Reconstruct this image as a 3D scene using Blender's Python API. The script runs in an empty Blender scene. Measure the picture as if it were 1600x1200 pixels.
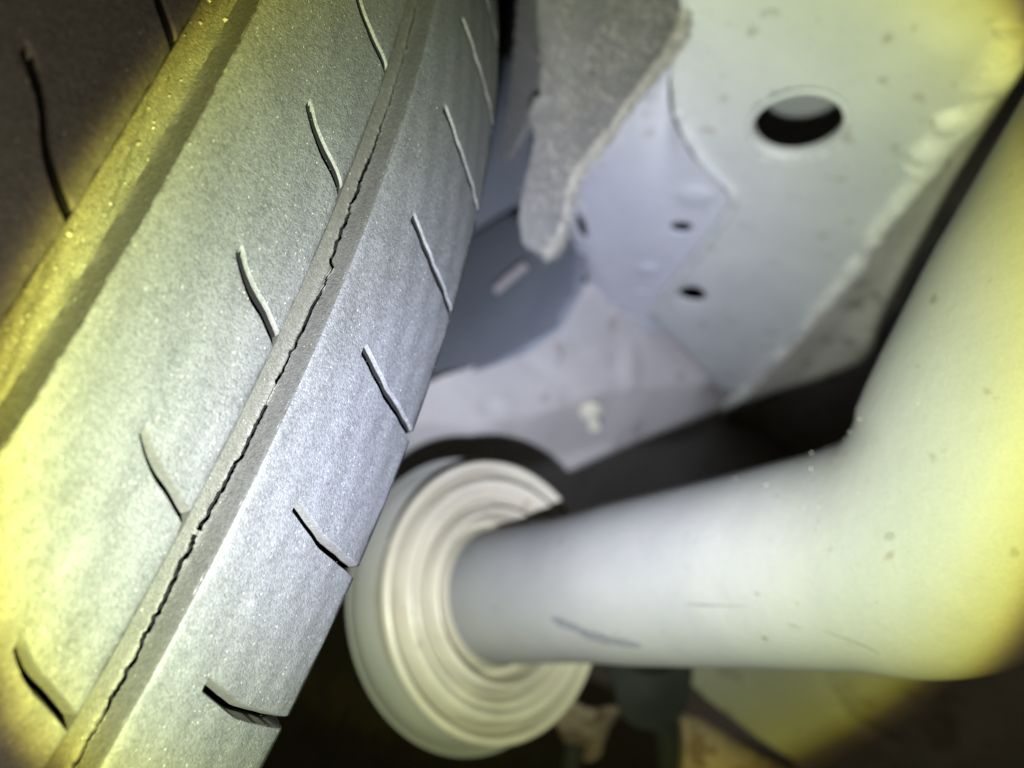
import bpy, bmesh, math, random
import numpy as np
from mathutils import Vector, Matrix
from mathutils.geometry import tessellate_polygon
random.seed(4); rng = np.random.default_rng(4)
sc = bpy.context.scene
COL = sc.collection

# ------------------------------------------------------------------ camera
# camera frame: x right, y forward, z up (metres).  The tyre's axle is level in the world,
# so the phone is rolled and pitched; ROT turns the camera frame into the world frame.
F = 1155.6
AX = np.array([0.50995153, 0.72643138, -0.4607026]); AX /= np.linalg.norm(AX)     # tyre axle
UC = np.array([0.78206143, -0.61456697, -0.10337972])                              # hub -> nearest tread
WC = np.array([-0.35823087, -0.30757909, -0.88151333])                             # downwards
HUB = np.array([-0.28319838, 0.28477194, 0.01572354])
R = 0.31
ZW = -WC
YW = np.array([0, 1.0, 0]) - ZW[1] * ZW; YW /= np.linalg.norm(YW)
XW = np.cross(YW, ZW)
ROT = np.stack([XW, YW, ZW])
CAM = np.array([0, 0, R - HUB @ ZW])
def W(p):                                   # camera frame -> world
    return np.asarray(p) @ ROT.T + CAM
def ray(px, py):
    return np.array([(px - 800) / F, 1.0, (600 - py) / F])
def at(px, py, d):                          # a measured point at depth d (camera frame)
    return ray(px, py) * d
def to_px(P):
    return 800 + F * P[:, 0] / P[:, 1], 600 - F * P[:, 2] / P[:, 1]

cd = bpy.data.cameras.new('camera'); cam = bpy.data.objects.new('camera', cd); COL.objects.link(cam)
cd.sensor_width = 36; cd.lens = 26; cd.clip_start = 0.005; cd.clip_end = 200
cd.dof.use_dof = True; cd.dof.focus_distance = 0.112; cd.dof.aperture_fstop = 11.5; cd.dof.aperture_blades = 0
m = Matrix.Identity(4)
for i in range(3):
    m[i][0], m[i][1], m[i][2], m[i][3] = ROT[i, 0], ROT[i, 2], -ROT[i, 1], CAM[i]
cam.matrix_world = m
sc.camera = cam

# ------------------------------------------------------------------ light
world = bpy.data.worlds.new('World'); sc.world = world; world.use_nodes = True
world.node_tree.nodes['Background'].inputs[0].default_value = (1.0, 0.86, 0.62, 1)
world.node_tree.nodes['Background'].inputs[1].default_value = 0.026
sc.view_settings.view_transform = 'Standard'; sc.view_settings.look = 'None'
sc.view_settings.exposure = 0.0; sc.view_settings.gamma = 1.0

LAMP_POS = np.array([-0.007, 0.002, -0.0335])                # the phone's torch, just under the lens
LAMP_DIR = np.array([0.058, 1.0, 0.165]); LAMP_DIR /= np.linalg.norm(LAMP_DIR)
BEAM = math.radians(36.5)                              # half angle
POWER = 9.0
ld = bpy.data.lights.new('torch', 'SPOT'); lamp = bpy.data.objects.new('torch', ld); COL.objects.link(lamp)
ld.energy = POWER; ld.spot_size = math.radians(130); ld.spot_blend = 0.0; ld.shadow_soft_size = 0.0022
ld.use_nodes = True
nt = ld.node_tree
em = nt.nodes['Emission']
geo = nt.nodes.new('ShaderNodeNewGeometry')
dot = nt.nodes.new('ShaderNodeVectorMath'); dot.operation = 'DOT_PRODUCT'
wd = LAMP_DIR @ ROT.T
dot.inputs[1].default_value = wd
nt.links.new(geo.outputs['Incoming'], dot.inputs[0])
ab = nt.nodes.new('ShaderNodeMath'); ab.operation = 'ABSOLUTE'; nt.links.new(dot.outputs['Value'], ab.inputs[0])
ac = nt.nodes.new('ShaderNodeMath'); ac.operation = 'ARCCOSINE'; nt.links.new(ab.outputs[0], ac.inputs[0])
tn = nt.nodes.new('ShaderNodeMath'); tn.operation = 'TANGENT'; nt.links.new(ac.outputs[0], tn.inputs[0])
dv = nt.nodes.new('ShaderNodeMath'); dv.operation = 'DIVIDE'; nt.links.new(tn.outputs[0], dv.inputs[0]); dv.inputs[1].default_value = math.tan(BEAM) * 1.1
cr = nt.nodes.new('ShaderNodeValToRGB'); nt.links.new(dv.outputs[0], cr.inputs[0])
el = cr.color_ramp.elements
stops = [(0.0, (1.08, 1.15, 1.36)), (0.25, (0.99, 1.05, 1.20)), (0.40, (0.82, 0.865, 0.875)), (0.52, (0.67, 0.72, 0.61)), (0.62, (0.56, 0.625, 0.435)),
         (0.72, (0.515, 0.57, 0.315)), (0.80, (0.53, 0.565, 0.20)), (0.85, (0.56, 0.56, 0.135)), (0.878, (0.41, 0.36, 0.06)), (0.903, (0.13, 0.095, 0.03)), (0.935, (0.040, 0.033, 0.021))]
el[0].position = 0; el[0].color = (*stops[0][1], 1); el[1].position = stops[-1][0]; el[1].color = (*stops[-1][1], 1)
for p, c in stops[1:-1]:
    e = el.new(p); e.color = (*c, 1)
nt.links.new(cr.outputs[0], em.inputs[0])
ml = Matrix.Identity(4)
zz = Vector(-wd); xx = Vector((0, 0, 1)).cross(zz).normalized(); yy = zz.cross(xx)
for i in range(3):
    ml[i][0], ml[i][1], ml[i][2] = xx[i], yy[i], zz[i]; ml[i][3] = W(LAMP_POS)[i]
lamp.matrix_world = ml

# ------------------------------------------------------------------ helpers
def thing(name, label, cat, loc=(0, 0, 0), group=None):
    o = bpy.data.objects.new(name, None); COL.objects.link(o)
    o.location = loc; o.empty_display_size = 0.02
    o['label'] = label; o['category'] = cat
    if group: o['group'] = group
    return o
def link(name, me, mat, parent=None, sharp=None, kind=None):
    o = bpy.data.objects.new(name, me); COL.objects.link(o)
    if mat: me.materials.append(mat)
    if parent is not None: o.parent = parent
    if sharp is not None:
        me.polygons.foreach_set('use_smooth', [True] * len(me.polygons))
        me.set_sharp_from_angle(angle=math.radians(sharp))
    if kind: o['kind'] = kind
    return o
def off(parent):
    return np.array([0, 0, 0]) if parent is None else (np.array(parent.location) + (np.array(parent.parent.location) if parent.parent else 0))
def wmesh(name, Pw, faces, mat, parent=None, sharp=40, kind=None):
    me = bpy.data.meshes.new(name)
    base = np.zeros(3); q = parent
    while q is not None: base = base + np.array(q.location); q = q.parent
    me.from_pydata([tuple(v) for v in (np.asarray(Pw) - base)], [], faces); me.update()
    return link(name, me, mat, parent, sharp, kind)
def gridfaces(nr, nc, closed=False, flip=False):
    out = []
    for i in range(nr - 1):
        for j in range(nc if closed else nc - 1):
            a, b = i * nc + j, i * nc + (j + 1) % nc
            f = (a, b, b + nc, a + nc)
            out.append(f[::-1] if flip else f)
    return out
def smooth(e0, e1, x):
    t = np.clip((x - e0) / (e1 - e0), 0, 1); return t * t * (3 - 2 * t)
def vnoise1(x, seed=0):
    x = np.asarray(x, float); i = np.floor(x).astype(int); fr = x - i; fr = fr * fr * (3 - 2 * fr)
    h = lambda k: (np.sin(k * 127.1 + seed * 311.7) * 43758.5453) % 1.0
    return h(i) * (1 - fr) + h(i + 1) * fr
def pdist(px, py, line):                    # distance and signed side to a polyline
    best = np.full(px.shape, 1e9); side = np.zeros(px.shape)
    for (x0, y0), (x1, y1) in zip(line[:-1], line[1:]):
        dx, dy = x1 - x0, y1 - y0; L = dx * dx + dy * dy
        t = np.clip(((px - x0) * dx + (py - y0) * dy) / L, 0, 1)
        d = np.hypot(px - x0 - t * dx, py - y0 - t * dy)
        s = np.sign(dx * (py - y0) - dy * (px - x0))
        k = d < best; best = np.where(k, d, best); side = np.where(k, s, side)
    return best, side
def catmull(pts, n=8, closed=False):
    P = [np.array(p, float) for p in pts]; out = []
    N = len(P); rngk = range(N if closed else N - 1)
    for i in rngk:
        p0 = P[(i - 1) % N] if closed or i > 0 else P[0]; p1 = P[i]; p2 = P[(i + 1) % N]
        p3 = P[(i + 2) % N] if closed or i + 2 < N else P[-1]
        for k in range(n):
            t = k / n
            out.append(.5 * ((2 * p1) + (-p0 + p2) * t + (2 * p0 - 5 * p1 + 4 * p2 - p3) * t * t + (-p0 + 3 * p1 - 3 * p2 + p3) * t ** 3))
    if not closed: out.append(P[-1])
    return out
def ellipse(cx, cy, rx, ry, rot=0, n=40, s=1.0):
    c, si = math.cos(math.radians(rot)), math.sin(math.radians(rot)); o = []
    for k in range(n):
        a = 2 * math.pi * k / n; x, y = rx * s * math.cos(a), ry * s * math.sin(a)
        o.append((cx + x * c - y * si, cy + x * si + y * c))
    return o

class Plane:                                # plane in the camera frame
    def __init__(s, P, N):
        s.P = np.array(P, float); s.N = np.array(N, float) / np.linalg.norm(N)
        if s.N @ s.P > 0: s.N = -s.N        # normal towards the camera
        e = np.array([1.0, 0, 0]); e -= (e @ s.N) * s.N; s.u = e / np.linalg.norm(e); s.v = np.cross(s.N, s.u)
    @classmethod
    def three(c, a, b, d): return c(a, np.cross(b - a, d - a))
    def hit(s, px, py):
        r = ray(px, py); return r * ((s.N @ s.P) / (s.N @ r))
    def uv(s, px, py):
        q = s.hit(px, py) - s.P; return (q @ s.u, q @ s.v)
    def xyz(s, uv): return s.P + np.outer(uv[:, 0], s.u) + np.outer(uv[:, 1], s.v)
    def shift(s, d): return Plane(s.P + s.N * d, s.N)

def sheet(name, plane, outline, mat, parent, holes=(), disp=None, thick=0.0015, step=0.005, sharp=35, smooth_outline=False, rim_bevel=True):
    """A stamped sheet: outline and holes on a plane, cut into a fine net, pressed by disp (m, towards the viewer), with real thickness."""
    if smooth_outline: outline = [tuple(p) for p in catmull(outline, 6, True)]
    loops = [[Vector((*plane.uv(*p), 0)) for p in outline]] + [[Vector((*plane.uv(*p), 0)) for p in h] for h in holes]
    tris = tessellate_polygon(loops)
    bm = bmesh.new(); vs = [bm.verts.new(v) for l in loops for v in l]
    for t in tris:
        try: bm.faces.new([vs[i] for i in t])
        except ValueError: pass
    if step:
        us = [v.co.x for v in vs]; ws = [v.co.y for v in vs]
        for lo, hi, no in ((min(us), max(us), (1, 0, 0)), (min(ws), max(ws), (0, 1, 0))):
            n = int((hi - lo) / step)
            for k in range(1, n + 1):
                c = lo + k * (hi - lo) / (n + 1)
                bmesh.ops.bisect_plane(bm, geom=bm.verts[:] + bm.edges[:] + bm.faces[:], dist=1e-7, plane_co=Vector(no) * c, plane_no=no)
    bmesh.ops.recalc_face_normals(bm, faces=bm.faces[:])
    bm.normal_update()
    if sum(f.normal.z * f.calc_area() for f in bm.faces) < 0: bmesh.ops.reverse_faces(bm, faces=bm.faces[:])
    bm.verts.index_update()
    uv = np.array([v.co[:2] for v in bm.verts]); P = plane.xyz(uv)
    if disp is not None:
        px, py = to_px(P); P = P + plane.N * np.asarray(disp(px, py))[:, None]
    faces = [[v.index for v in f.verts] for f in bm.faces]; bm.free()
    o = wmesh(name, W(P), faces, mat, parent, sharp)
    if thick:
        md = o.modifiers.new('thickness', 'SOLIDIFY'); md.thickness = thick; md.offset = -1
    return o
def tube(name, path, rad, mat, parent, nseg=24, sharp=50, cap=True, lump=None, kind=None):
    """Sweep of circles along a path of camera-frame points; rad a number or a list."""
    P = np.array(path); n = len(P); rad = np.full(n, rad) if np.isscalar(rad) else np.array(rad)
    T = np.gradient(P, axis=0); T /= np.linalg.norm(T, axis=1)[:, None]
    a = np.array([0, 0, 1.0]) if abs(T[0][2]) < .9 else np.array([1.0, 0, 0])
    b = np.cross(T[0], a); b /= np.linalg.norm(b); V = []
    for i in range(n):
        b = b - (b @ T[i]) * T[i]; b /= np.linalg.norm(b); c = np.cross(T[i], b)
        for k in range(nseg):
            an = 2 * math.pi * k / nseg; r = rad[i]
            if lump: r *= 1 + lump(i, k)
            V.append(P[i] + r * (math.cos(an) * b + math.sin(an) * c))
    f = gridfaces(n, nseg, True)
    if cap: f += [tuple(range(nseg))[::-1], tuple((n - 1) * nseg + k for k in range(nseg))]
    return wmesh(name, W(np.array(V)), f, mat, parent, sharp, kind)

# ------------------------------------------------------------------ materials
def mat_new(name):
    m = bpy.data.materials.new(name); m.use_nodes = True
    nt = m.node_tree; b = nt.nodes['Principled BSDF']
    return m, nt, b
class NB:
    def __init__(s, nt): s.nt = nt; s.tc = nt.nodes.new('ShaderNodeTexCoord')
    def n(s, t, **k):
        x = s.nt.nodes.new(t)
        for a, v in k.items(): setattr(x, a, v)
        return x
    def l(s, a, b): s.nt.links.new(a, b)
    def noise(s, scale, detail=4, rough=.55, vec=None, dist=0):
        x = s.n('ShaderNodeTexNoise'); x.inputs['Scale'].default_value = scale; x.inputs['Detail'].default_value = detail
        x.inputs['Roughness'].default_value = rough; x.inputs['Distortion'].default_value = dist
        s.l(vec or s.tc.outputs['Object'], x.inputs['Vector']); return x.outputs['Fac']
    def voro(s, scale, out='Distance', feature='F1', vec=None, rand=1.0):
        x = s.n('ShaderNodeTexVoronoi', feature=feature); x.inputs['Scale'].default_value = scale; x.inputs['Randomness'].default_value = rand
        s.l(vec or s.tc.outputs['Object'], x.inputs['Vector']); return x.outputs[out]
    def ramp(s, fac, *st):
        x = s.n('ShaderNodeValToRGB'); e = x.color_ramp.elements
        for i, (p, c) in enumerate(st):
            c = (c, c, c) if np.isscalar(c) else c
            k = e[i] if i < 2 else e.new(p)
            k.position = p; k.color = (*c, 1)
        s.l(fac, x.inputs[0]); return x.outputs[0]
    def mix(s, fac, a, b, mode='MIX'):
        x = s.n('ShaderNodeMix', data_type='RGBA', blend_type=mode)
        for v, k in ((fac, 0), (a, 6), (b, 7)):
            if hasattr(v, 'links') or hasattr(v, 'is_linked'): s.l(v, x.inputs[k])
            elif np.isscalar(v): x.inputs[k].default_value = v
            else: x.inputs[k].default_value = (*v, 1)
        return x.outputs[2]
    def math(s, op, a, b=None):
        x = s.n('ShaderNodeMath', operation=op)
        for i, v in enumerate((a, b)):
            if v is None: continue
            if np.isscalar(v): x.inputs[i].default_value = v
            else: s.l(v, x.inputs[i])
        return x.outputs[0]
    def bump(s, bsdf, h, strength=.5, dist=.001, prev=None):
        x = s.n('ShaderNodeBump'); x.inputs['Strength'].default_value = strength; x.inputs['Distance'].default_value = dist
        s.l(h, x.inputs['Height'])
        if prev is not None: s.l(prev, x.inputs['Normal'])
        s.l(x.outputs[0], bsdf.inputs['Normal']); return x.outputs[0]

def rubber(name, base, dust, amount, speck=0.02, rough=.62, bstr=.5, spec=.4):
    """Rubber with a film of pale dust and pale specks painted in for grains and their glints."""
    m, nt, b = mat_new(name); n = NB(nt)
    big = n.noise(90, 4, .6); mid = n.noise(1150, 3, .6); vg = n.n('ShaderNodeTexVoronoi'); vg.inputs['Scale'].default_value = 3600; n.l(n.tc.outputs['Object'], vg.inputs['Vector'])
    sg = n.n('ShaderNodeSeparateColor'); n.l(vg.outputs['Color'], sg.inputs[0]); fine = sg.outputs[2]
    k = n.math('ADD', n.math('MULTIPLY', big, .35), n.math('ADD', n.math('MULTIPLY', mid, .52), n.math('MULTIPLY', fine, .30)))
    fac = n.ramp(k, (.32, 0.0), (.92, 1.0))
    fac = n.math('ADD', n.math('MULTIPLY', fac, amount), amount * .25)
    col = n.mix(fac, base, dust)
    mp = n.n('ShaderNodeMapping'); n.l(n.tc.outputs['Object'], mp.inputs[0]); mp.inputs['Scale'].default_value = (1, 1, .55)
    cell = n.n('ShaderNodeTexVoronoi'); cell.inputs['Scale'].default_value = 3900; n.l(mp.outputs[0], cell.inputs['Vector'])
    sep = n.n('ShaderNodeSeparateColor'); n.l(cell.outputs['Color'], sep.inputs[0])
    sel = n.math('GREATER_THAN', sep.outputs[0], 1 - speck)
    near = n.math('LESS_THAN', cell.outputs['Distance'], .38)
    sp = n.math('MULTIPLY', sel, near)
    val = n.math('ADD', n.math('MULTIPLY', sep.outputs[1], .15), .05)
    cc = n.n('ShaderNodeCombineColor'); [n.l(val, cc.inputs[i]) for i in range(3)]
    col = n.mix(sp, col, cc.outputs[0])
    n.l(col, b.inputs['Base Color'])
    b.inputs['Roughness'].default_value = rough; b.inputs['Specular IOR Level'].default_value = spec
    h = n.math('ADD', n.math('MULTIPLY', mid, .32), n.math('MULTIPLY', vg.outputs['Distance'], -.22))
    n.bump(b, n.math('ADD', h, n.math('MULTIPLY', sp, .25)), bstr, .0006)
    return m
def paint(name, a, c, scale=18, rough=.55, spots=None, bstr=.15, bscale=350, spec=.35, bdist=.0006, fine=.25):
    """Dusty paint: two tones in soft clouds, fine grain, optional stain spots."""
    m, nt, b = mat_new(name); n = NB(nt)
    k = n.noise(scale, 6, .6, dist=.4)
    col = n.mix(n.ramp(k, (.32, 0.0), (.68, 1.0)), a, c)
    g = n.noise(1400, 3, .7)
    col = n.mix(fine, col, n.mix(g, tuple(x * .45 for x in a), tuple(min(1, x * 1.5) for x in c)))
    if spots:
        sc_, amt, sc_col = spots
        v = n.noise(sc_, 2, .5); v2 = n.noise(sc_ * 4.1, 2, .5)
        f1 = n.math('MULTIPLY', n.ramp(v, (1 - amt - .04, 0.0), (1 - amt + .03, 1.0)), .75)
        f2 = n.math('MULTIPLY', n.ramp(v2, (1 - amt + .02, 0.0), (1 - amt + .06, 1.0)), .6)
        col = n.mix(f1, col, sc_col); col = n.mix(f2, col, tuple(x * .8 for x in sc_col))
    n.l(col, b.inputs['Base Color'])
    b.inputs['Roughness'].default_value = rough; b.inputs['Specular IOR Level'].default_value = spec
    n.bump(b, n.math('ADD', n.noise(bscale, 5, .6), n.math('MULTIPLY', n.noise(bscale * .12, 3, .5), 2.0)), bstr, bdist)
    return m
M = {}
M['tread'] = rubber('dusty_rubber', (.018, .0185, .0205), (.073, .0745, .082), .88, .035, bstr=.5)
M['floor'] = rubber('groove_floor_rubber', (.022, .0215, .020), (.070, .068, .062), .7, .012, bstr=.35)
M['dirt'] = rubber('packed_dirt_rubber', (.022, .021, .016), (.085, .083, .064), .75, .03, bstr=.6)
M['wall'] = rubber('clean_groove_rubber', (.020, .020, .020), (.070, .068, .066), .8, .012, bstr=.4)
M['slit'] = rubber('lit_slit_wall', (.028, .028, .027), (.082, .080, .077), .7, .01, bstr=.25)  # paler tone that paints the lit upper wall of each slit
M['side'] = rubber('sidewall_rubber', (.012, .012, .012), (.03, .03, .03), .5, .01)
M['panel'] = paint('grey_underbody_paint', (.42, .44, .46), (.57, .575, .575), 11, .5, (75, .33, (.34, .325, .30)), .35, 130)
M['plate'] = paint('lilac_grey_paint', (.42, .425, .49), (.54, .545, .595), 16, .5, (80, .29, (.36, .34, .34)))
M['lower'] = paint('mottled_grey_paint', (.38, .365, .375), (.50, .475, .475), 16, .6, (60, .33, (.30, .27, .27)))
M['dark'] = paint('dark_blue_grey', (.18, .195, .235), (.25, .265, .305), 12, .6, None)  # dark blue-grey for box side, recess wall and rim
M['black'] = paint('gap_and_lip_black', (.012, .012, .014), (.02, .02, .022), 30, .8)  # near black for the mount lip and the backdrop of dark gaps
_m, _nt, _b = mat_new('slit_crack_shade'); M['deep'] = _m  # black that paints the shade inside slits and crack
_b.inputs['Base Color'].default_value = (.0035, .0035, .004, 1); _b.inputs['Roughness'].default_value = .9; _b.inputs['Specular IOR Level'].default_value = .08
M['sealer'] = paint('seam_sealer', (.62, .62, .60), (.72, .72, .68), 60, .6, (140, .33, (.42, .40, .30)), .6, 500, bdist=.0015)
M['flange'] = paint('dusty_flange_paint', (.34, .33, .305), (.46, .44, .41), 22, .65, (60, .36, (.20, .18, .15)), .4)
M['pipe'] = paint('dusty_tube_paint', (.140, .145, .155), (.230, .226, .220), 9, .62, (190, .27, (.125, .118, .108)), .2, 420, .22, fine=.2)
M['bellows'] = paint('pale_boot_paint', (.31, .285, .235), (.43, .40, .335), 24, .34, (90, .30, (.20, .15, .11)), .1, 300, .5, fine=.1)
M['cup'] = paint('grey_cup_paint', (.15, .155, .15), (.21, .205, .19), 18, .5, None, .1)
M['lowpanel'] = paint('dull_grey_paint', (.24, .235, .225), (.32, .31, .29), 12, .6, (25, .33, (.15, .13, .11)), .3)  # the sill panel's own dull grey
M['rust'] = paint('rust_brown', (.15, .11, .09), (.36, .285, .25), 26, .75, (60, .4, (.10, .055, .035)), .5)
M['mount'] = paint('black_rubber_mount', (.016, .017, .020), (.026, .028, .032), 40, .7)
M['stud'] = paint('pale_stud', (.55, .52, .42), (.70, .66, .55), 90, .4)
M['rod'] = paint('pink_brown_rod', (.20, .185, .195), (.25, .23, .24), 60, .5)

def felt(name, a, c):
    m, nt, b = mat_new(name); n = NB(nt)
    k = n.noise(55, 5, .65); f = n.noise(650, 5, .75, dist=1.5)
    col = n.mix(n.ramp(k, (.3, 0.0), (.7, 1.0)), a, c)
    col = n.mix(.5, col, n.mix(n.ramp(f, (.3, 0.0), (.75, 1.0)), tuple(x * .3 for x in a), tuple(x * 1.7 for x in c)))
    n.l(col, b.inputs['Base Color']); b.inputs['Roughness'].default_value = .95; b.inputs['Specular IOR Level'].default_value = .1
    b.inputs['Sheen Weight'].default_value = .25
    n.bump(b, f, .9, .0015)
    return m
M['felt'] = felt('grey_felt', (.060, .058, .058), (.128, .122, .118))
M['felt_edge'] = felt('pale_felt_edge', (.27, .255, .22), (.42, .40, .35))
M['felt_dark'] = felt('dark_ribbed_felt', (.028, .026, .03), (.05, .046, .05))

# ------------------------------------------------------------------ the ground (large)
def ground_mat():
    m, nt, b = mat_new('leafy_soil'); n = NB(nt)
    k = n.noise(6, 6, .6); v = n.noise(28, 4, .7)
    col = n.mix(n.ramp(k, (.35, 0.0), (.62, 1.0)), (.17, .12, .08), (.15, .19, .08))
    col = n.mix(n.ramp(v, (.5, 0.0), (.68, 1.0)), col, (.30, .19, .11))
    n.l(col, b.inputs['Base Color']); b.inputs['Roughness'].default_value = .95
    n.bump(b, v, .8, .01); return m
gv = []; gn = 61
for i in range(gn):
    for j in range(gn):
        x = (i / (gn - 1) - .5) * 2; y = (j / (gn - 1) - .5) * 2
        x = math.copysign(abs(x) ** 2.2, x) * 60; y = math.copysign(abs(y) ** 2.2, y) * 60
        gv.append((x, y, .012 * math.sin(x * 7) * math.sin(y * 5.3) - .012))
g = wmesh('ground', gv, gridfaces(gn, gn, flip=True), ground_mat(), None, 60, 'structure')
gm, gnt, gb = mat_new('grass_blades'); nn = NB(gnt)
gnt.links.new(nn.ramp(nn.noise(3, 3), (.35, (.17, .25, .09)), (.65, (.36, .29, .17))), gb.inputs['Base Color'])
gb.inputs['Roughness'].default_value = .6
V, Fc = [], []
fwd = np.array([0, 1.0, 0]); c0 = W(at(700, 1150, 1.6)); c0[2] = 0
for k in range(9000):
    a = random.uniform(-1.0, 1.0); d = random.uniform(.45, 4.5) ** 1.0
    x = a * d * .9; y = d
    h = random.uniform(.03, .11); t = random.uniform(0, 6.28); w = .0022; bx = math.cos(t) * w; by = math.sin(t) * w
    lx, ly = random.gauss(0, .03), random.gauss(0, .03)
    i = len(V)
    V += [(x - bx, y - by, -.014), (x + bx, y + by, -.014), (x + lx * .4 + bx * .7, y + ly * .4 + by * .7, h * .6), (x + lx * .4 - bx * .7, y + ly * .4 - by * .7, h * .6), (x + lx, y + ly, h)]
    Fc += [(i, i + 1, i + 2, i + 3), (i + 3, i + 2, i + 4)]
gr = wmesh('grass', V, Fc, gm, None, None, 'stuff')

# ------------------------------------------------------------------ the tyre
PH, D = 0.09031553, -0.084212                    # angle of one slit, angle between slits
hubW = W(HUB)
wheel = thing('car_wheel', 'worn black tyre with a cracked groove and slanted slits, filling the left side', 'wheel', tuple(hubW))
def tyre_pt(a, r, t):                            # a metres along the axle, r radius, t in slit pitches (up the picture)
    th = PH + D * t
    a, r, th = np.broadcast_arrays(a, r, th)
    return HUB + a[..., None] * AX + r[..., None] * (np.cos(th)[..., None] * UC + np.sin(th)[..., None] * WC)
NP = 2 * math.pi / abs(D)
SA = np.array([-95, -80, -62, -59, -52, -45, -41, -37.7, -34.7, -31.8, -29.5, -23, -16, -13, -10.9, -9, -6.5, -4.3, 0, 6.2, 15, 23.5, 37.6, 48]) / 1000
SV = np.array([.3, .1, 0, 0, .2, .5, .42, .305, .115, .005, -.055, 0, .33, .36, .29, .21, .14, .10, 0, .36, .273, .153, .073, .05])
_sa = np.arange(-.097, .05, .0002); _sv = np.interp(_sa, SA, SV)
_k = np.exp(-(np.arange(-12, 13) / 5.0) ** 2); _k /= _k.sum()
_sm = np.convolve(np.pad(_sv, 12, 'edge'), _k, 'valid')
_w = np.maximum(np.exp(-(_sa / .0012) ** 2), np.exp(-((_sa + .0295) / .0012) ** 2)); _sv = _sm * (1 - _w) + _sv * _w
def shear(a): return np.interp(a, _sa, _sv)
def crown(a):                                    # tread falls away to the shoulders
    m_ = np.maximum(a - .007, 0) / .0306; l_ = np.maximum(-.057 - a, 0) / .033
    return .0068 * m_ ** 2 + .0068 * l_ ** 2
WS = 0.074                                       # slit width in pitches
def columns(t0, t1, tset):
    out = []
    for k in range(math.floor(t0), math.ceil(t1)):
        out += [k + x for x in tset if t0 <= k + x <= t1]
    return np.array(sorted(set(out)))
FINE = sorted([x * WS / .066 for x in (-.004, -.002, 0, .0008, .007, .014, .018, .021, .028, .034, .040, .044, .048, .052, .055, .058, .0595, .061, .063, .066, .074, .084)] + list(np.arange(.115, .98, .03)))
COARSE = [-.004, 0, .0015, .022, WS, .3, .5, .75]
TC = np.concatenate([columns(-30, -3, COARSE), columns(-3, 8, FINE), columns(8.01, -30 + NP, COARSE)])
def slit_prof(t, w=1.0):                         # depth 0..1 across one pitch; sharp lower lip, leaning upper wall
    x = t - np.floor(t + .004)
    x = x * .066 / WS
    return np.interp(x, [-.004, 0, .0008, .014, .021, .028, .058, .066, .074], [0, .04, .9, 1, .96, .60, .15, .05, 0])
def rib(a0, a1, mask, extra=(), step=.0011, seed=0, wrap=None):
    rows = list(np.arange(a0, a1, step)) + [a1] + list(extra)
    rows = np.array(sorted(set(np.round(rows, 6))))
    A, T = np.meshgrid(rows, TC, indexing='ij')
    dep = mask(A) * slit_prof(T)
    r = R - crown(A) - dep * .0048
    # rubber ages unevenly: gentle waves of a few hundredths of a millimetre
    r = r + .00008 * np.sin(T * 5.1 + A * 900 + seed) + .00006 * np.sin(T * 13.7 - A * 1500)
    e = np.minimum(A - a0, a1 - A); r = r - .00045 * np.exp(-np.maximum(e, 0) / .00035)
    jag = (.00022 * (vnoise1(T * 37, seed) - .5) + .0003 * (vnoise1(T * 7, seed + 3) - .5)) * np.exp(-np.maximum(e, 0) / .001)
    P = tyre_pt(A + jag, r, T + shear(A))
    if wrap is not None:
        pass
    fs = gridfaces(len(rows), len(TC)); o = wmesh('tread_rib', W(P.reshape(-1, 3)), fs, M['tread'], wheel, 38)
    o.data.materials.append(M['slit']); o.data.materials.append(M['deep'])      # lit wall paler, shade black, both painted by depth, slit by slit
    dm_ = (dep[:-1, :-1] + dep[1:, :-1] + dep[:-1, 1:] + dep[1:, 1:]).ravel() / 4
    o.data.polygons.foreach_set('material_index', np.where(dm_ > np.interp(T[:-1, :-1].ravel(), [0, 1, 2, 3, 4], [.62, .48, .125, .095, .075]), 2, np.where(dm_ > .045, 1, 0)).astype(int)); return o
ramp_ = lambda a, lo, hi: np.clip((a - lo) / (hi - lo), 0, 1)
rib(-.0230, 0, lambda a: ramp_(a, -.0112, -.0098), (-.0112, -.0109, -.0105, -.0098, -.0002, -.0004, -.0226, -.0228), seed=1)
rib(-.0525, -.0295, lambda a: ramp_(a, -.0415, -.0395), (-.0415, -.0297, -.0299, -.0523), seed=2)
SHW = .0376
rib(.0062, SHW, lambda a: ramp_(a, .0146, .0153) * 1.0, (.0064, .0066, .0146, .0148, .0153, .0374, .0372), seed=3)
rib(-.0905, -.0590, lambda a: 1 - ramp_(a, -.0700, -.0690), (-.0700, -.0690, -.0592), seed=4)

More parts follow.
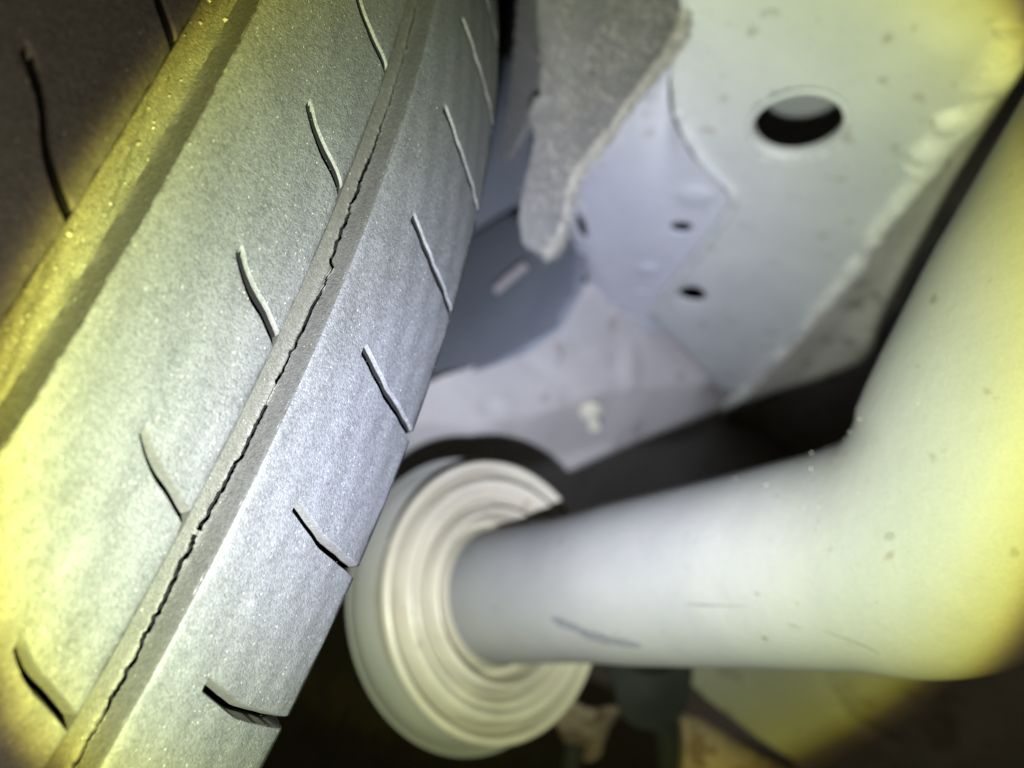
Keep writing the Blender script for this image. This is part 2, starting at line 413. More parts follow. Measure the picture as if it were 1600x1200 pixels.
# the cracked groove: floor, crack along the foot of the far wall, wall
def cracked_groove():
    tv = np.concatenate([columns(-30, -1.5, [0, .25, .5, .75]), np.arange(-1.5, 7.6, .0085), columns(7.61, -30 + NP, [0, .25, .5, .75])])
    tk = np.array([-2, -.21, .18, .54, .84, 1.1, 1.27, 1.39, 1.69, 1.94, 2.17, 2.38, 2.49, 2.68, 2.71, 2.78, 3.16, 3.61, 3.91, 4.29, 4.84, 6, 8])
    av = np.array([6.3, 6.62, 6.27, 5.75, 4.8, 5.3, 5.47, 5.93, 6.25, 6.41, 6.9, 6.93, 7.5, 7.6, 6.5, 6.06, 5.4, 5.88, 6.2, 6.3, 6.03, 6.0, 6.0])
    wig = np.interp(tv, tk, av) - 5.9
    wig = wig * .6 + .34 * (vnoise1(tv * 9, 5) - .5) + .52 * (vnoise1(tv * 23, 6) - .5) + .34 * (vnoise1(tv * 61, 7) - .5)
    # profile length l (mm): left wall 0..5, floor 5..10.2, fillet, right wall up
    prof_l = np.array([0, 4.4, 5.2, 10.0, 10.6, 11.2, 12.2, 15.3, 15.9])
    prof_a = np.array([0.0, .15, .7, 5.2, 5.65, 5.88, 6.0, 6.15, 6.25])
    prof_d = np.array([.25, 4.5, 5.0, 5.0, 4.82, 4.45, 3.6, .45, .05])
    wid = np.clip(.66 + .8 * (vnoise1(tv * 5.1, 8) - .4) + .5 * (vnoise1(tv * 17, 9) - .5), .14, 1.05)
    gap = (vnoise1(tv * 3.3, 11) < .09) | ((vnoise1(tv * 8.1, 12) < .07))
    wid = np.where(gap, .015, wid); wid = wid * (1 - .75 * smooth(3.1, 4.6, tv)) * (.45 + 1.0 * vnoise1(tv * 2.3, 14)); wid = np.where((tv > 5.1) | (tv < -1.4), .02, np.maximum(wid, .02))
    vis = ((tv > -1.5) & (tv < 7.6)).astype(float)
    wig *= vis
    lc = 10.75 + wig
    rows_l, rows_dep = [], []
    base = [0, 2.2, 4.4, 4.8, 5.2, 6.5, 8.0, 9.0, 9.6, 10.1]
    for b in base:
        rows_l.append(b + wig * smooth(6.0, 10.4, b)); rows_dep.append(np.zeros_like(tv))
    for o, s, dp in ((-.42, 0, -.10), (-.12, -.5, -.14), (0, -.5, 0), (0, -.46, 2.6), (0, .46, 2.6), (0, .5, 0), (.12, .5, -.10), (.4, 0, -.02)):
        rows_l.append(lc + o + s * wid); rows_dep.append(np.full_like(tv, dp) * (np.where(wid > .05, 1, 0.15) if dp > 0 else 1.0))
    for b in (11.7, 12.4, 13.4, 14.4, 15.1, 15.5, 15.9):
        rows_l.append(b + wig * (1 - smooth(11.5, 15.2, b))); rows_dep.append(np.zeros_like(tv))
    L = np.array(rows_l); Dp = np.array(rows_dep)
    A = np.interp(L, prof_l, prof_a); H = np.interp(L, prof_l, prof_d)
    # inward normal of the profile: floor -> radial, wall -> axial
    ang = smooth(10.0, 12.0, L) * math.pi / 2 * .9
    T = np.broadcast_to(tv, L.shape)
    bumpy = .05 * (vnoise1(T * 40 + L * 3, 13) - .5) * smooth(5.0, 7.0, L)
    A = A + Dp * np.sin(ang) + 0; H = H + Dp * np.cos(ang) + bumpy
    P = tyre_pt(A / 1000, R - crown(A / 1000) - H / 1000, T)
    nr, nc = L.shape
    F_ = gridfaces(nr, nc)
    o = wmesh('tread_groove', W(P.reshape(-1, 3)), F_, M['floor'], wheel, 40)
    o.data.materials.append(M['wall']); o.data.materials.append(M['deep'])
    mi = np.zeros(len(F_), int); per = nc - 1
    for r_ in range(nr - 1):
        mi[r_ * per:(r_ + 1) * per] = 0
        if r_ >= len(base) + 6: mi[r_ * per:(r_ + 1) * per] = 1
        if len(base) + 2 <= r_ <= len(base) + 4: mi[r_ * per:(r_ + 1) * per] = 2  # inside of the crack painted black for its shade
    o.data.polygons.foreach_set('material_index', mi)
    o['label'] = 'groove with a long jagged crack along its foot'
    return o
cracked_groove()
def plain_groove(a0, a1, depth, label=None):
    tv = np.concatenate([columns(-30, -1, [0, .5]), np.arange(-1, 7, .04), columns(7.01, -30 + NP, [0, .5])])
    w = a1 - a0
    pa = [a0, a0 + .0002, a0 + .0008] + list(np.linspace(a0 + .0014, a1 - .0014, 9)) + [a1 - .0008, a1 - .0004, a1 - .0002, a1]
    ph = [.0003, depth * .8, depth * .96] + [depth] * 9 + [depth * .93, depth * .7, depth * .4, .0002]
    A = np.array(pa)[:, None] + 0 * tv; H = np.array(ph)[:, None] + 0 * tv
    lump = .0007 * (vnoise1(tv * 9 + A * 2000, 3) - .5) + .0004 * (vnoise1(tv * 23 - A * 3100, 4) - .5)
    H = H + lump * (H > depth * .9)
    P = tyre_pt(A, R - crown(A) - H, np.broadcast_to(tv, A.shape))
    Fg = gridfaces(*A.shape)
    o = wmesh('tread_groove', W(P.reshape(-1, 3)), Fg, M['dirt'], wheel, 40); o.data.materials.append(M['wall'])
    per = len(tv) - 1; mi = np.zeros(len(Fg), int); mi[12 * per:] = 1
    o.data.polygons.foreach_set('material_index', mi)
    if label: o['label'] = label
plain_groove(-.0295, -.0230, .0058, 'wide groove packed with yellowish dirt')
plain_groove(-.0590, -.0525, .0058)
# sidewalls, with the shoulder slits running out over the shoulder's edge
def sidewall(sign):
    a_e = SHW if sign > 0 else -.0905
    prof = [(0, .0068), (.0006, .0076), (.0018, .0100), (.0035, .0150), (.0060, .024), (.010, .040), (.012, .060), (.010, .085), (.004, .105), (-.004, .112)]
    A = np.array([a_e + sign * p[0] for p in prof])[:, None] + 0 * TC; H = np.array([p[1] for p in prof])[:, None] + 0 * TC
    fade = np.array([1, 1, 1, .8, .3, 0, 0, 0, 0, 0.])[:, None]
    H = H + fade * slit_prof(TC)[None] * .0036
    A = A - sign * fade * slit_prof(TC)[None] * .0022
    T = np.broadcast_to(TC, A.shape) + shear(np.array([a_e]))[0]
    P = tyre_pt(A, R - H, T)
    wmesh('sidewall', W(P.reshape(-1, 3)), gridfaces(*A.shape, flip=sign < 0), M['side'], wheel, 35)
sidewall(1); sidewall(-1)
rp = [(-.086, .198), (-.088, .206), (-.083, .206), (-.08, .196), (-.03, .186), (.02, .19), (.03, .204), (.036, .206), (.034, .196), (.02, .17), (.015, .12), (.02, .06), (.022, .0)]
tt = np.linspace(0, NP, 97)[:-1]
A = np.array([p[0] for p in rp])[:, None] + 0 * tt; Rr = np.array([p[1] for p in rp])[:, None] + 0 * tt
wmesh('rim', W(tyre_pt(A, Rr, np.broadcast_to(tt, A.shape)).reshape(-1, 3)), gridfaces(len(rp), 96, True), M['dark'], wheel, 35)
# grit stuck to the tread
V, Fc = [], []
def crumb(P, s):
    i = len(V); q = rng.normal(size=(6, 3)) * .22
    o6 = np.array([(1, 0, 0), (-1, 0, 0), (0, 1, 0), (0, -1, 0), (0, 0, 1), (0, 0, -1)]) + q
    V.extend(P + o6 * s)
    for a_, b_, c_ in ((0, 2, 4), (2, 1, 4), (1, 3, 4), (3, 0, 4), (2, 0, 5), (1, 2, 5), (3, 1, 5), (0, 3, 5)): Fc.append((i + a_, i + b_, i + c_))
for k in range(2600):
    z = random.random(); t = random.uniform(-1.5, 7)
    a = random.uniform(-.0226, -.0004) if z < .45 else random.uniform(.0068, .0372)
    s = abs(random.gauss(0, .00002)) + .000018
    crumb(tyre_pt(np.array(a), np.array(R - crown(a)), np.array(t)), s)
for k in range(160):
    a = random.uniform(-.0287, -.0236); crumb(tyre_pt(np.array(a), np.array(R - .0056), np.array(random.uniform(-1, 6))), abs(random.gauss(0, .00014)) + .00005)
gm_, gnt_, gb_ = mat_new('pale_grit'); gb_.inputs['Base Color'].default_value = (.16, .155, .14, 1); gb_.inputs['Roughness'].default_value = .35
wmesh('grit', W(np.array(V)), Fc, gm_, wheel, None, 'stuff')

# ------------------------------------------------------------------ the underbody
PA = Plane(at(1248, 195, .30), ZW)               # the underside lies level, facing the ground
body = thing('underbody_panel', 'pale grey welded underbody panel with one large round hole and several small ones', 'car panel', tuple(W(at(1248, 195, .30))))
body['kind'] = 'thing'
HOLE = (1247, 194, 71, 46, -13)
seam = [(1045, 30), (1050, 120), (1054, 170), (1070, 208), (1092, 245), (1120, 275), (1139, 295), (1141, 312), (1128, 335), (1095, 380), (1055, 430), (1030, 460), (1012, 497)]
crease = [(1012, 497), (1045, 530), (1085, 570), (1125, 615), (1220, 720)]
bead = [(1590, 60), (1556, 130), (1510, 190), (1462, 245), (1415, 305), (1375, 355), (1345, 405), (1300, 462), (1250, 522), (1205, 570), (1165, 610), (1120, 660)]
def dA(px, py):
    d, s = pdist(px, py, bead)
    out = 0.0025 * np.exp(-(d / 9) ** 2)
    d2, _ = pdist(px, py, seam); out += .0012 * np.exp(-(d2 / 10) ** 2)
    d3, _ = pdist(px, py, crease); out -= .002 * np.exp(-(d3 / 9) ** 2)
    out += .0006 * np.sin(px * .013 + 1) * np.sin(py * .017)
    for cx, cy, r, h in ((1485, 15, 48, -.0022), (1075, 462, 24, -.001), (1330, 480, 40, -.0006), (1160, 420, 30, .0006)):
        out += h * np.exp(-(((px - cx) ** 2 + (py - cy) ** 2) / r ** 2) ** 2)
    return out
outA = [(1086, -70), (1046, 20)] + [tuple(p) for p in catmull(seam, 4)] + crease[1:-1] + bead[::-1][1:] + [(1640, -70)]
sheet('main_panel', PA, outA, M['panel'], body, [ellipse(*HOLE, n=56, s=1.16), ellipse(1082, 460, 21, 11, 4, 24)], dA, .0012, .0042)
PFL = PA.shift(-.0012)
def dFl(px, py):
    d, s = pdist(px, py, bead); d2, _ = pdist(px, py, [(1560, 262), (1500, 335), (1440, 420), (1400, 500), (1330, 560)])
    return -.0075 * smooth(0, 60, d) + .0022 * np.exp(-(d2 / 12) ** 2) + .0007 * np.sin(px * .05) * np.sin(py * .041)
sheet('flange', PFL, [(1655, -70)] + [(x - 8, y - 6) for x, y in bead] + [(1120, 690), (1180, 740), (1300, 800), (1560, 800), (1720, 560), (1720, -70)], M['flange'], body, (), dFl, .0012, .0042)
# pressed collar round the big hole
rings = [(1.175, .0004), (1.12, .0011), (1.06, .0012), (1.02, .0004), (1.0, -.0012), (.99, -.0035), (1.0, -.0042), (1.05, -.003)]
V = []
for s_, h_ in rings:
    for p in ellipse(*HOLE, n=56, s=s_): V.append(PA.hit(*p) + PA.N * h_)
wmesh('hole_collar', W(np.array(V)), gridfaces(len(rings), 56, True), M['panel'], body, 60)
# the box section's inner skin, seen through the big hole
PI_ = PA.shift(-.165)
sheet('inner_skin', PI_, [(960, -40), (1600, -40), (1600, 360), (960, 360)], M['panel'], body, thick=.001, step=0)

PB = PA.shift(-.0038)
edgeB = [(900, 180), (884, 300), (886, 370), (905, 425), (935, 470)]
def dB(px, py):
    d, s = pdist(px, py, edgeB)
    o = -.0035 * np.exp(-(d / 14) ** 2)
    o += -.010 * smooth(1000, 1030, px) * (1 - smooth(1036, 1062, px)) * smooth(300, 120, py)
    o += .0012 * np.exp(-(((px - 1085) / 30) ** 2 + ((py - 303) / 17) ** 2) ** 2)
    o += .0008 * np.exp(-(((px - 1015) / 22) ** 2 + ((py - 418) / 9) ** 2) ** 2)
    o += .0010 * np.exp(-(((px - 1020) / 28) ** 2 + ((py - 350) / 50) ** 2))
    return o
sheet('side_plate', PB, [(895, 60), (1075, 40), (1090, 180), (1130, 250), (1165, 300), (1150, 340), (1060, 450), (1030, 520), (1000, 520), (960, 500), (935, 475), (905, 428), (888, 372), (884, 310), (888, 200)],
      M['plate'], body, [ellipse(907, 355, 8, 19, -18, 20), ellipse(1064, 355, 16, 8, 2, 20)], dB, .0014, .0035)
# dimple, weld nuggets
for (x, y, rx, ry) in ((1012, 418, 17, 6), (1000, 455, 14, 5), (1088, 303, 27, 14)):
    V = []
    for s_, h_ in ((1.0, 0), (.85, .0007), (.5, .0009), (.02, .0008)):
        for p in ellipse(x, y, rx, ry, 0, 20, s_): V.append(PB.hit(*p) + PB.N * (h_ + .0009))
    wmesh('weld_spot', W(np.array(V)), gridfaces(4, 20, True), M['plate'], body, 60)
# folded bead of sealant along the overlap, and on the far flange
def bead_tube(name, line, r, plane, mat, amp, seedv, lift=.0004):
    pts = catmull(line, 6); P = []
    for p in pts: P.append(plane.hit(p[0], p[1]) + plane.N * lift)
    n_ = len(P)
    nz = rng.normal(size=(n_, 12)); nz = (nz + np.roll(nz, 1, 0) + np.roll(nz, 1, 1)) / 2
    rad = np.array([r * (1 + .35 * (vnoise1(i * .35, seedv) - .5)) for i in range(n_)])
    return tube(name, P, rad, mat, body, 12, 70, True, lambda i, k: amp * nz[i, k])
bead_tube('seam_bead', [(x + 6, y + 4) for x, y in seam[2:-1]], .0024, PA, M['panel'], .08, 1, -.0003)
bead_tube('seam_shade', [(x - 3, y + 1) for x, y in seam[1:7]], .0006, PA, M['mount'], .1, 7, .0009)  # dark strip laid in for the shadow under the overlapping edge
bead_tube('sealer_bead', bead[1:], .0056, PA, M['sealer'], .05, 2, -.0031)
bead_tube('sealer_bead', [(1585, 40), (1552, 118), (1520, 160), (1478, 205), (1440, 262)], .0086, PA, M['sealer'], .10, 3, -.0048)
# raised rib on the flange
bead_tube('flange_rib', [(1530, 330), (1490, 350), (1455, 385), (1425, 440), (1400, 480)], .0022, PA.shift(-.010), M['flange'], .1, 5)

# lower plate, nearer to upright, below the crease
p1, p2, p3 = PA.hit(915, 455), PA.hit(1120, 610), at(680, 640, .43)
PC = Plane.three(p1, p2, p3)
def dC(px, py):
    o = .0012 * np.sin(px * .03) * np.sin(py * .024 + 1)
    for cx, cy, rx, ry, h in ((905, 552, 26, 12, -.002), (764, 637, 17, 9, -.0022), (985, 575, 14, 40, .002), (940, 500, 60, 20, .0015)):
        o += h * np.exp(-(((px - cx) / rx) ** 2 + ((py - cy) / ry) ** 2) ** 2)
    d, s = pdist(px, py, [(820, 560), (860, 590), (900, 615)]); o -= .0015 * np.exp(-(d / 8) ** 2)
    d, s = pdist(px, py, [(560, 672), (640, 660), (760, 662), (860, 640), (960, 606), (1090, 600)])
    o -= .0003 * np.where(s > 0, np.minimum(d, 90), 0)
    return o
sheet('lower_plate', PC, [(925, 435), (965, 440), (1060, 480), (1140, 560), (1230, 640), (1420, 800), (1300, 870), (560, 860), (560, 640), (640, 612), (690, 588), (760, 566), (830, 540), (872, 505), (900, 455)],
      M['lower'], body, (), dC, .0014, .0045)
bead_tube('seam_bead', [(918, 462), (940, 478), (975, 490), (1008, 500)], .0011, PA.shift(-.001), M['lower'], .12, 4)
# stud standing on the lower plate
q0 = PC.hit(922, 640); ax_ = PC.N * .6 - ZW * .7; ax_ /= np.linalg.norm(ax_)
tube('stud', [q0 + ax_ * s_ for s_ in (0, .002, .0021, .005, .0052, .014, .0142, .018)], [.0075, .0075, .0052, .0052, .0036, .0036, .0046, .004], M['stud'], body, 12, 30)
# the side of the box falling away behind the lower plate's edge
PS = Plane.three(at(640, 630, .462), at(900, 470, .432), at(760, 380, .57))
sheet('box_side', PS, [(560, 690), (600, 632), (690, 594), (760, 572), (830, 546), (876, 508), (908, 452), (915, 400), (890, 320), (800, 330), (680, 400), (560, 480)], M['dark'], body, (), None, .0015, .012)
# recess behind the plates
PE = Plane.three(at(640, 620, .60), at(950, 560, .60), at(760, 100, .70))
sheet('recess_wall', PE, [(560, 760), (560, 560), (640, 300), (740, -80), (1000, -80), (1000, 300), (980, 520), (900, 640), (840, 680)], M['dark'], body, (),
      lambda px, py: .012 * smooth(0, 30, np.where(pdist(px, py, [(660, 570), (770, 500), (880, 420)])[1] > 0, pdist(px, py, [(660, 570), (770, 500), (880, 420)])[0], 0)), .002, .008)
tube('retaining_pin', [PS.hit(x, y) + PS.N * .008 for x, y in ((783, 470), (805, 450), (832, 428))], [.0034, .0038, .0036], M['rod'], body, 12)
# the rest of the floor, coloured black as backdrop for the dark gaps
PF = PA.shift(-.26)
sheet('floor_pan', PF, [(200, -260), (1900, -260), (1900, 500), (1200, 610), (300, 420)], M['black'], body, (), None, .002, 0)

# ------------------------------------------------------------------ wheel arch liner
PL = Plane.three(at(860, 60, .245), at(1040, 20, .268), at(850, 390, .262))
liner = thing('arch_liner', 'dark grey felt wheel arch liner flap with a pale frayed edge hanging to a point', 'liner', tuple(W(at(880, 100, .25))))
rimF = [(1120, -80), (1078, 0), (1062, 50), (1035, 95), (1005, 128), (978, 165), (950, 208), (922, 245), (902, 272), (890, 305), (880, 345), (868, 378), (855, 395)]
leftF = [(842, 396), (828, 380), (820, 345), (822, 300), (832, 262), (838, 225), (842, 190), (846, 150), (850, 90), (848, 0), (840, -80)]
def dF(px, py):
    d, s = pdist(px, py, rimF)
    o = .004 * (1 - np.exp(-d / 40)) + .0012 * np.sin(px * .05 + py * .02)
    d2, _ = pdist(px, py, [(855, 165), (842, 182), (834, 198)]); o -= .006 * np.exp(-(d2 / 8) ** 2)
    d3, _ = pdist(px, py, leftF); o -= .006 * np.exp(-d3 / 16)
    o += .0007 * (vnoise1(px * .11 + py * .05, 21) - .5) + .0007 * (vnoise1(py * .13 - px * .06, 22) - .5)
    return o
sheet('felt_flap', PL, rimF + leftF, M['felt'], liner, (), dF, .004, .0024, 60)
# pale cut edge
pts = catmull(rimF, 5); P = [PL.hit(p[0] - 1, p[1]) + PL.N * -.0004 for p in pts]; nE = len(P)
nz = rng.normal(size=(nE, 14)); nz = (nz + np.roll(nz, 1, 1)) / 1.6
wd_ = np.interp(np.arange(nE) / nE, [0, .3, .55, .7, .85, 1], [.0036, .0034, .0028, .0017, .0012, .001])
tube('felt_edge', P, wd_, M['felt_edge'], liner, 14, 80, True, lambda i, k: .22 * nz[i, k])
# fibres
def fibres(name, pts, n, L, rad, spread, mat):
    V, Fc = [], []
    for k in range(n):
        i = random.randrange(len(pts) - 1); t = random.random(); p = pts[i] * (1 - t) + pts[i + 1] * t
        d_ = rng.normal(size=3); d_ /= np.linalg.norm(d_); p = p + rng.normal(size=3) * spread
        if d_ @ PL.N < -.2: d_ = -d_
        e_ = np.cross(d_, PL.N); e_ /= np.linalg.norm(e_) + 1e-9
        l = L * random.uniform(.4, 1.2); b_ = rng.normal(size=3) * l * .3; j = len(V)
        V += [p - e_ * rad, p + e_ * rad, p + d_ * l * .5 + b_ * .4 + e_ * rad * .8, p + d_ * l * .5 + b_ * .4 - e_ * rad * .8, p + d_ * l + b_]
        Fc += [(j, j + 1, j + 2, j + 3), (j + 3, j + 2, j + 4)]
    wmesh(name, W(np.array(V)), Fc, mat, liner, None, 'stuff')
fibres('edge_fibres', P, 5000, .0035, .00007, .0013, M['felt_edge'])
fp = []
for k in range(900):
    x, y = random.uniform(825, 1080), random.uniform(-40, 390)
    e = min(((x - a) ** 2 + (y - b) ** 2, i) for i, (a, b) in enumerate(rimF))[1]
    if y < 330 and x < np.interp(y, [q[1] for q in rimF], [q[0] for q in rimF]) - 12 and x > np.interp(y, [q[1] for q in leftF[::-1]], [q[0] for q in leftF[::-1]]) + 8: fp.append(PL.hit(x, y) + PL.N * .0035)
V, Fc = [], []
for p in fp * 4:
    q_ = p + PL.u * rng.normal() * .004 + PL.v * rng.normal() * .004; d_ = PL.u * rng.normal() + PL.v * rng.normal() + PL.N * .3 * abs(rng.normal()); d_ /= np.linalg.norm(d_)
    e_ = np.cross(d_, PL.N); e_ /= np.linalg.norm(e_) + 1e-9; l = random.uniform(.0015, .005); j = len(V); r_ = .00006
    V += [q_ - e_ * r_, q_ + e_ * r_, q_ + d_ * l + e_ * r_, q_ + d_ * l - e_ * r_ + PL.N * .0004]; Fc.append((j, j + 1, j + 2, j + 3))
wmesh('felt_fibres', W(np.array(V)), Fc, M['felt_edge'], liner, None, 'stuff')
# ribbed inner lip
PR = Plane.three(at(800, 0, .275), at(850, 0, .252), at(790, 240, .29))
rl = [(808, -80), (808, 0), (802, 80), (795, 150), (785, 205), (775, 245), (792, 252), (808, 225), (826, 190), (838, 150), (851, 90), (850, 0), (846, -80)]
sheet('ribbed_lip', PR, rl, M['felt_dark'], liner, (), lambda px, py: .0004 * np.sin((py - px * 1.15) * 2 * math.pi / 25) ** 3, .002, .0016, 60)

# ------------------------------------------------------------------ tube with stepped boot
AXB = at(1494, 851, .170) - at(788, 930, .290); LB = np.linalg.norm(AXB); AXB /= LB
B0 = at(788, 930, .290)
arm = thing('suspension_tube', 'thick grey elbow tube rising from a stepped round boot, right of the tyre', 'tube', tuple(W(B0)))
eb = np.cross(AXB, [0, 0, 1.0]); eb /= np.linalg.norm(eb); ec = np.cross(eb, AXB)
def lathe(name, prof, mat, n=72, c=None, sharp=60, open_=True):
    V = []
    for x, r in prof:
        for k in range(n):
            an = 2 * math.pi * k / n; V.append(B0 + AXB * x + r * (math.cos(an) * eb + math.sin(an) * ec))
    return wmesh(name, W(np.array(V)), gridfaces(len(prof), n, True, True), mat, arm, sharp)
def rounded(prof, n=4):
    return [tuple(p) for p in catmull(prof, n)]
# flange disc with a thin turned-up rim, well behind the boot
lathe('flange_cup', [(-.030, .020), (-.030, .048), (-.027, .0545), (-.0195, .0582), (-.0180, .0586), (-.0174, .0580), (-.0180, .0568), (-.0215, .0548), (-.0235, .051), (-.0240, .046), (-.0240, .020)], M['cup'])
prof = [(-.025, .044), (-.016, .0465), (-.0085, .0500), (-.0045, .0530), (-.0010, .0537), (.0008, .0522), (-.0004, .0505), (-.0058, .0489), (-.0060, .0480), (-.0010, .0466), (.0024, .0447), (.0016, .0424), (-.0018, .0408), (-.0014, .0398), (-.0010, .0388), (-.0052, .0371), (-.0056, .0361), (.0006, .0347), (.0030, .0332), (.0010, .0316), (-.0060, .0302), (-.0085, .0288), (-.0078, .0276), (-.0050, .0266), (-.001, .0258)]
lathe('stepped_boot', rounded(prof, 5), M['bellows'], 96)
# the tube
C1 = at(1494, 851, .170); DIR2 = at(1712, 528, .160) - C1; DIR2 /= np.linalg.norm(DIR2)
bend = .037
ang = math.acos(AXB @ DIR2); tl = bend * math.tan(ang / 2)
s0 = C1 - AXB * tl; e0 = C1 + DIR2 * tl
nrm = DIR2 - (DIR2 @ AXB) * AXB; nrm /= np.linalg.norm(nrm); cen = s0 + nrm * bend
path = [B0 + AXB * x for x in np.linspace(-.01, np.linalg.norm(s0 - B0), 40)]
for k in range(1, 18):
    a = ang * k / 18; path.append(cen + bend * (-nrm * math.cos(a) + AXB * math.sin(a)))
path += [e0 + DIR2 * x for x in np.linspace(0, .16, 24)]
path = np.array(path)
dist = np.concatenate([[0], np.cumsum(np.linalg.norm(np.diff(path, axis=0), axis=1))])
rad = np.interp(dist, [0, .03, .05, .062, .075, .12, .150, .175, .200, .230, .3], [.0258, .0252, .0250, .0255, .0262, .0268, .0276, .0312, .0348, .0372, .0385])
elbow = tube('elbow_tube', path, rad, M['pipe'], arm, 96, 70)
# smears and scratches lying on the tube, found by sighting along rays to its skin
from mathutils.bvhtree import BVHTree
_b = np.array(arm.location)
skin = BVHTree.FromPolygons([tuple(np.array(v.co) + _b) for v in elbow.data.vertices], [tuple(p.vertices) for p in elbow.data.polygons])
def mark(name, line, widths, mat, n=24, m=5, jag=.12):
    pts = np.array(catmull(line, 8)); t = np.linspace(0, len(pts) - 1, n); V, ok = [], True
    q = np.stack([np.interp(t, range(len(pts)), pts[:, k]) for k in (0, 1)], 1); tg = np.gradient(q, axis=0); tg /= np.linalg.norm(tg, axis=1)[:, None]
    wv = np.interp(np.linspace(0, 1, n), np.linspace(0, 1, len(widths)), widths)
    for i in range(n):
        j1, j2 = rng.uniform(-jag, jag, 2)
        for k in range(m):
            f_ = (k / (m - 1) - .5) * wv[i] * (1 + (j1 if k == 0 else j2 if k == m - 1 else 0))
            p = q[i] + f_ * np.array([-tg[i][1], tg[i][0]])
            d_ = ray(*p) @ ROT.T; d_ /= np.linalg.norm(d_)
            h = skin.ray_cast(Vector(CAM), Vector(d_))
            if h[0] is None: return
            V.append(np.array(h[0]) - d_ * .00012)
    wmesh(name, V, gridfaces(n, m), mat, arm, 60)
M['smear'] = paint('dark_smear', (.115, .116, .130), (.15, .15, .162), 200, .6, None, .3, 800)
M['faint'] = paint('faint_scuff', (.125, .122, .12), (.16, .158, .155), 300, .6, None, .3, 800)
M['stain'] = paint('brown_stain', (.10, .082, .06), (.15, .13, .10), 300, .6, None, .3, 800)
mark('grime_smear', [(862, 966), (885, 976), (918, 989)], [5, 13, 12, 8], M['smear'], 14, 5, .15)
mark('grime_smear', [(905, 988), (945, 999), (1002, 1010)], [4, 13, 15, 11, 4], M['smear'], 18, 5, .18)
mark('scratch', [(1068, 944), (1110, 946), (1165, 947)], [1, 4, 2, 1], M['faint'])
mark('scratch', [(1285, 985), (1340, 1005), (1375, 1022)], [1, 2.5, 1], M['faint'])
mark('scratch', [(1230, 975), (1252, 982)], [1, 3, 1], M['faint'], 8)
mark('scratch', [(1180, 925), (1186, 931)], [2, 6, 2], M['faint'], 8)
mark('scratch', [(1190, 995), (1200, 1000)], [2, 5, 2], M['stain'], 8)
mark('stain', [(1382, 842), (1390, 838), (1398, 836)], [6, 15, 6], M['faint'], 10)
for k in range(26):
    x, y = random.uniform(900, 1480), random.uniform(720, 1010); a_ = random.uniform(-.3, .9); l_ = random.uniform(2, 7)
    mark('fleck', [(x, y), (x + l_ * math.cos(a_), y + l_ * math.sin(a_))], [1, random.uniform(1.2, 2.8), 1], random.choice([M['faint'], M['stain'], M['faint']]), 6, 3)
# specks of grit and droplets along the inside of the bend
V, Fc = [], []
for k in range(130):
    i = int(np.clip(random.gauss(46, 9), 30, 70)); T_ = path[min(i + 1, len(path) - 1)] - path[i - 1]; T_ /= np.linalg.norm(T_)
    n_ = nrm - (nrm @ T_) * T_; n_ /= np.linalg.norm(n_); s_ = np.cross(T_, n_); a = random.gauss(0, .7)
    p = path[i] + (n_ * math.cos(a) + s_ * math.sin(a)) * rad[i]
    crumb(p + rng.normal(size=3) * .00005, abs(random.gauss(0, .00012)) + .00007)
dm, dnt, db = mat_new('pale_specks'); db.inputs['Base Color'].default_value = (.5, .5, .47, 1); db.inputs['Roughness'].default_value = .2
wmesh('specks', W(np.array(V)), Fc, dm, arm, None, 'stuff')

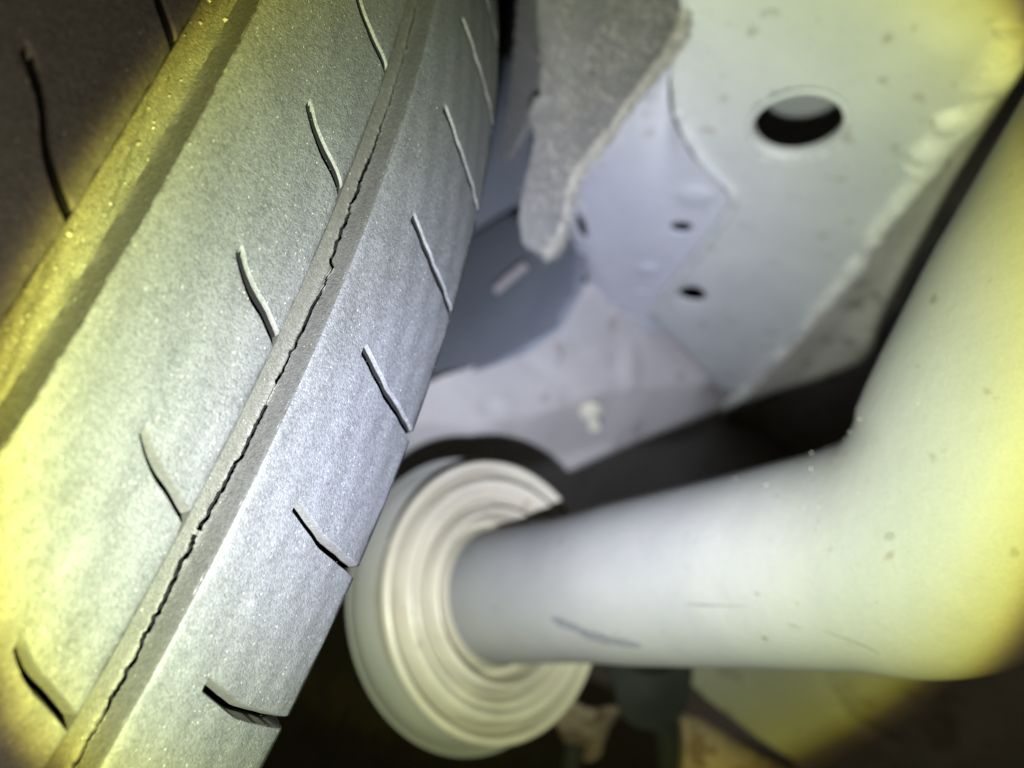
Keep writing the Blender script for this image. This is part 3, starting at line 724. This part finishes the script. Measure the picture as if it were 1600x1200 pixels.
# ------------------------------------------------------------------ below the tube
PH_ = Plane.three(at(1080, 1040, .44), at(1500, 1040, .36), at(1250, 1200, .42))
low = thing('side_sill_panel', 'dull grey panel below the elbow tube with one thin crease across it', 'car panel', tuple(W(PH_.hit(1250, 1100))))
sheet('sill_sheet', PH_, [(1068, 960), (1760, 900), (1760, 1330), (1330, 1330), (1230, 1180), (1170, 1145), (1110, 1098), (1068, 1060)], M['lowpanel'], low, (),
      lambda px, py: -.003 * np.exp(-(pdist(px, py, [(1285, 1020), (1300, 1080), (1330, 1122), (1400, 1165)])[0] / 7) ** 2) + .0015 * np.sin(px * .02) * np.sin(py * .03), .0015, .004)
mount = thing('rubber_mount', 'black rubber mounting block between the stepped boot and the dull panel', 'mount', tuple(W(at(1015, 1070, .40))))
PM = Plane(at(1015, 1070, .40), (.15, -1, -.1))
sheet('mount_block', PM, [(950, 985), (1072, 985), (1080, 1060), (1068, 1110), (1040, 1140), (985, 1132), (962, 1090)], M['mount'], mount, (), lambda px, py: .004 * np.exp(-(((px - 1015) / 40) ** 2 + ((py - 1080) / 40) ** 2)), .03, .004, 40, True)
sheet('mount_lip', PM.shift(.006), [(985, 1000), (1045, 1000), (1050, 1046), (990, 1048)], M['black'], mount, (), None, .007, 0, 40, True)
tube('mount_leg', [at(1030, 1110, .41), at(1042, 1150, .415), at(1050, 1260, .42)], [.009, .007, .0065], M['mount'], mount, 14)
rp_ = thing('rusty_pipe', 'rust brown bent pipe sloping out of the bottom edge below the dull panel', 'pipe', tuple(W(at(1200, 1230, .40))))
tube('pipe_body', [at(*p) for p in catmull([(1058, 1166, .42), (1082, 1172, .42), (1150, 1215, .42), (1240, 1262, .415), (1400, 1345, .41)], 8)],
     .0175, M['rust'], rp_, 28)
bk = thing('rusty_bracket', 'small tan rusty bracket beside the lower right rim of the stepped boot', 'bracket', tuple(W(at(920, 1120, .40))))
PK = Plane(at(920, 1120, .40), (.2, -.8, -.6))
sheet('bracket_tab', PK, [(858, 1078), (915, 1098), (972, 1112), (950, 1132), (935, 1168), (905, 1172), (880, 1150), (862, 1120)], M['rust'], bk, (), lambda px, py: .006 * np.sin((px - 860) * .03), .004, .003, 50, True)
tube('bracket_stem', [at(900, 1160, .405), at(890, 1210, .41), at(870, 1330, .42)], [.006, .005, .005], M['mount'], bk, 12)
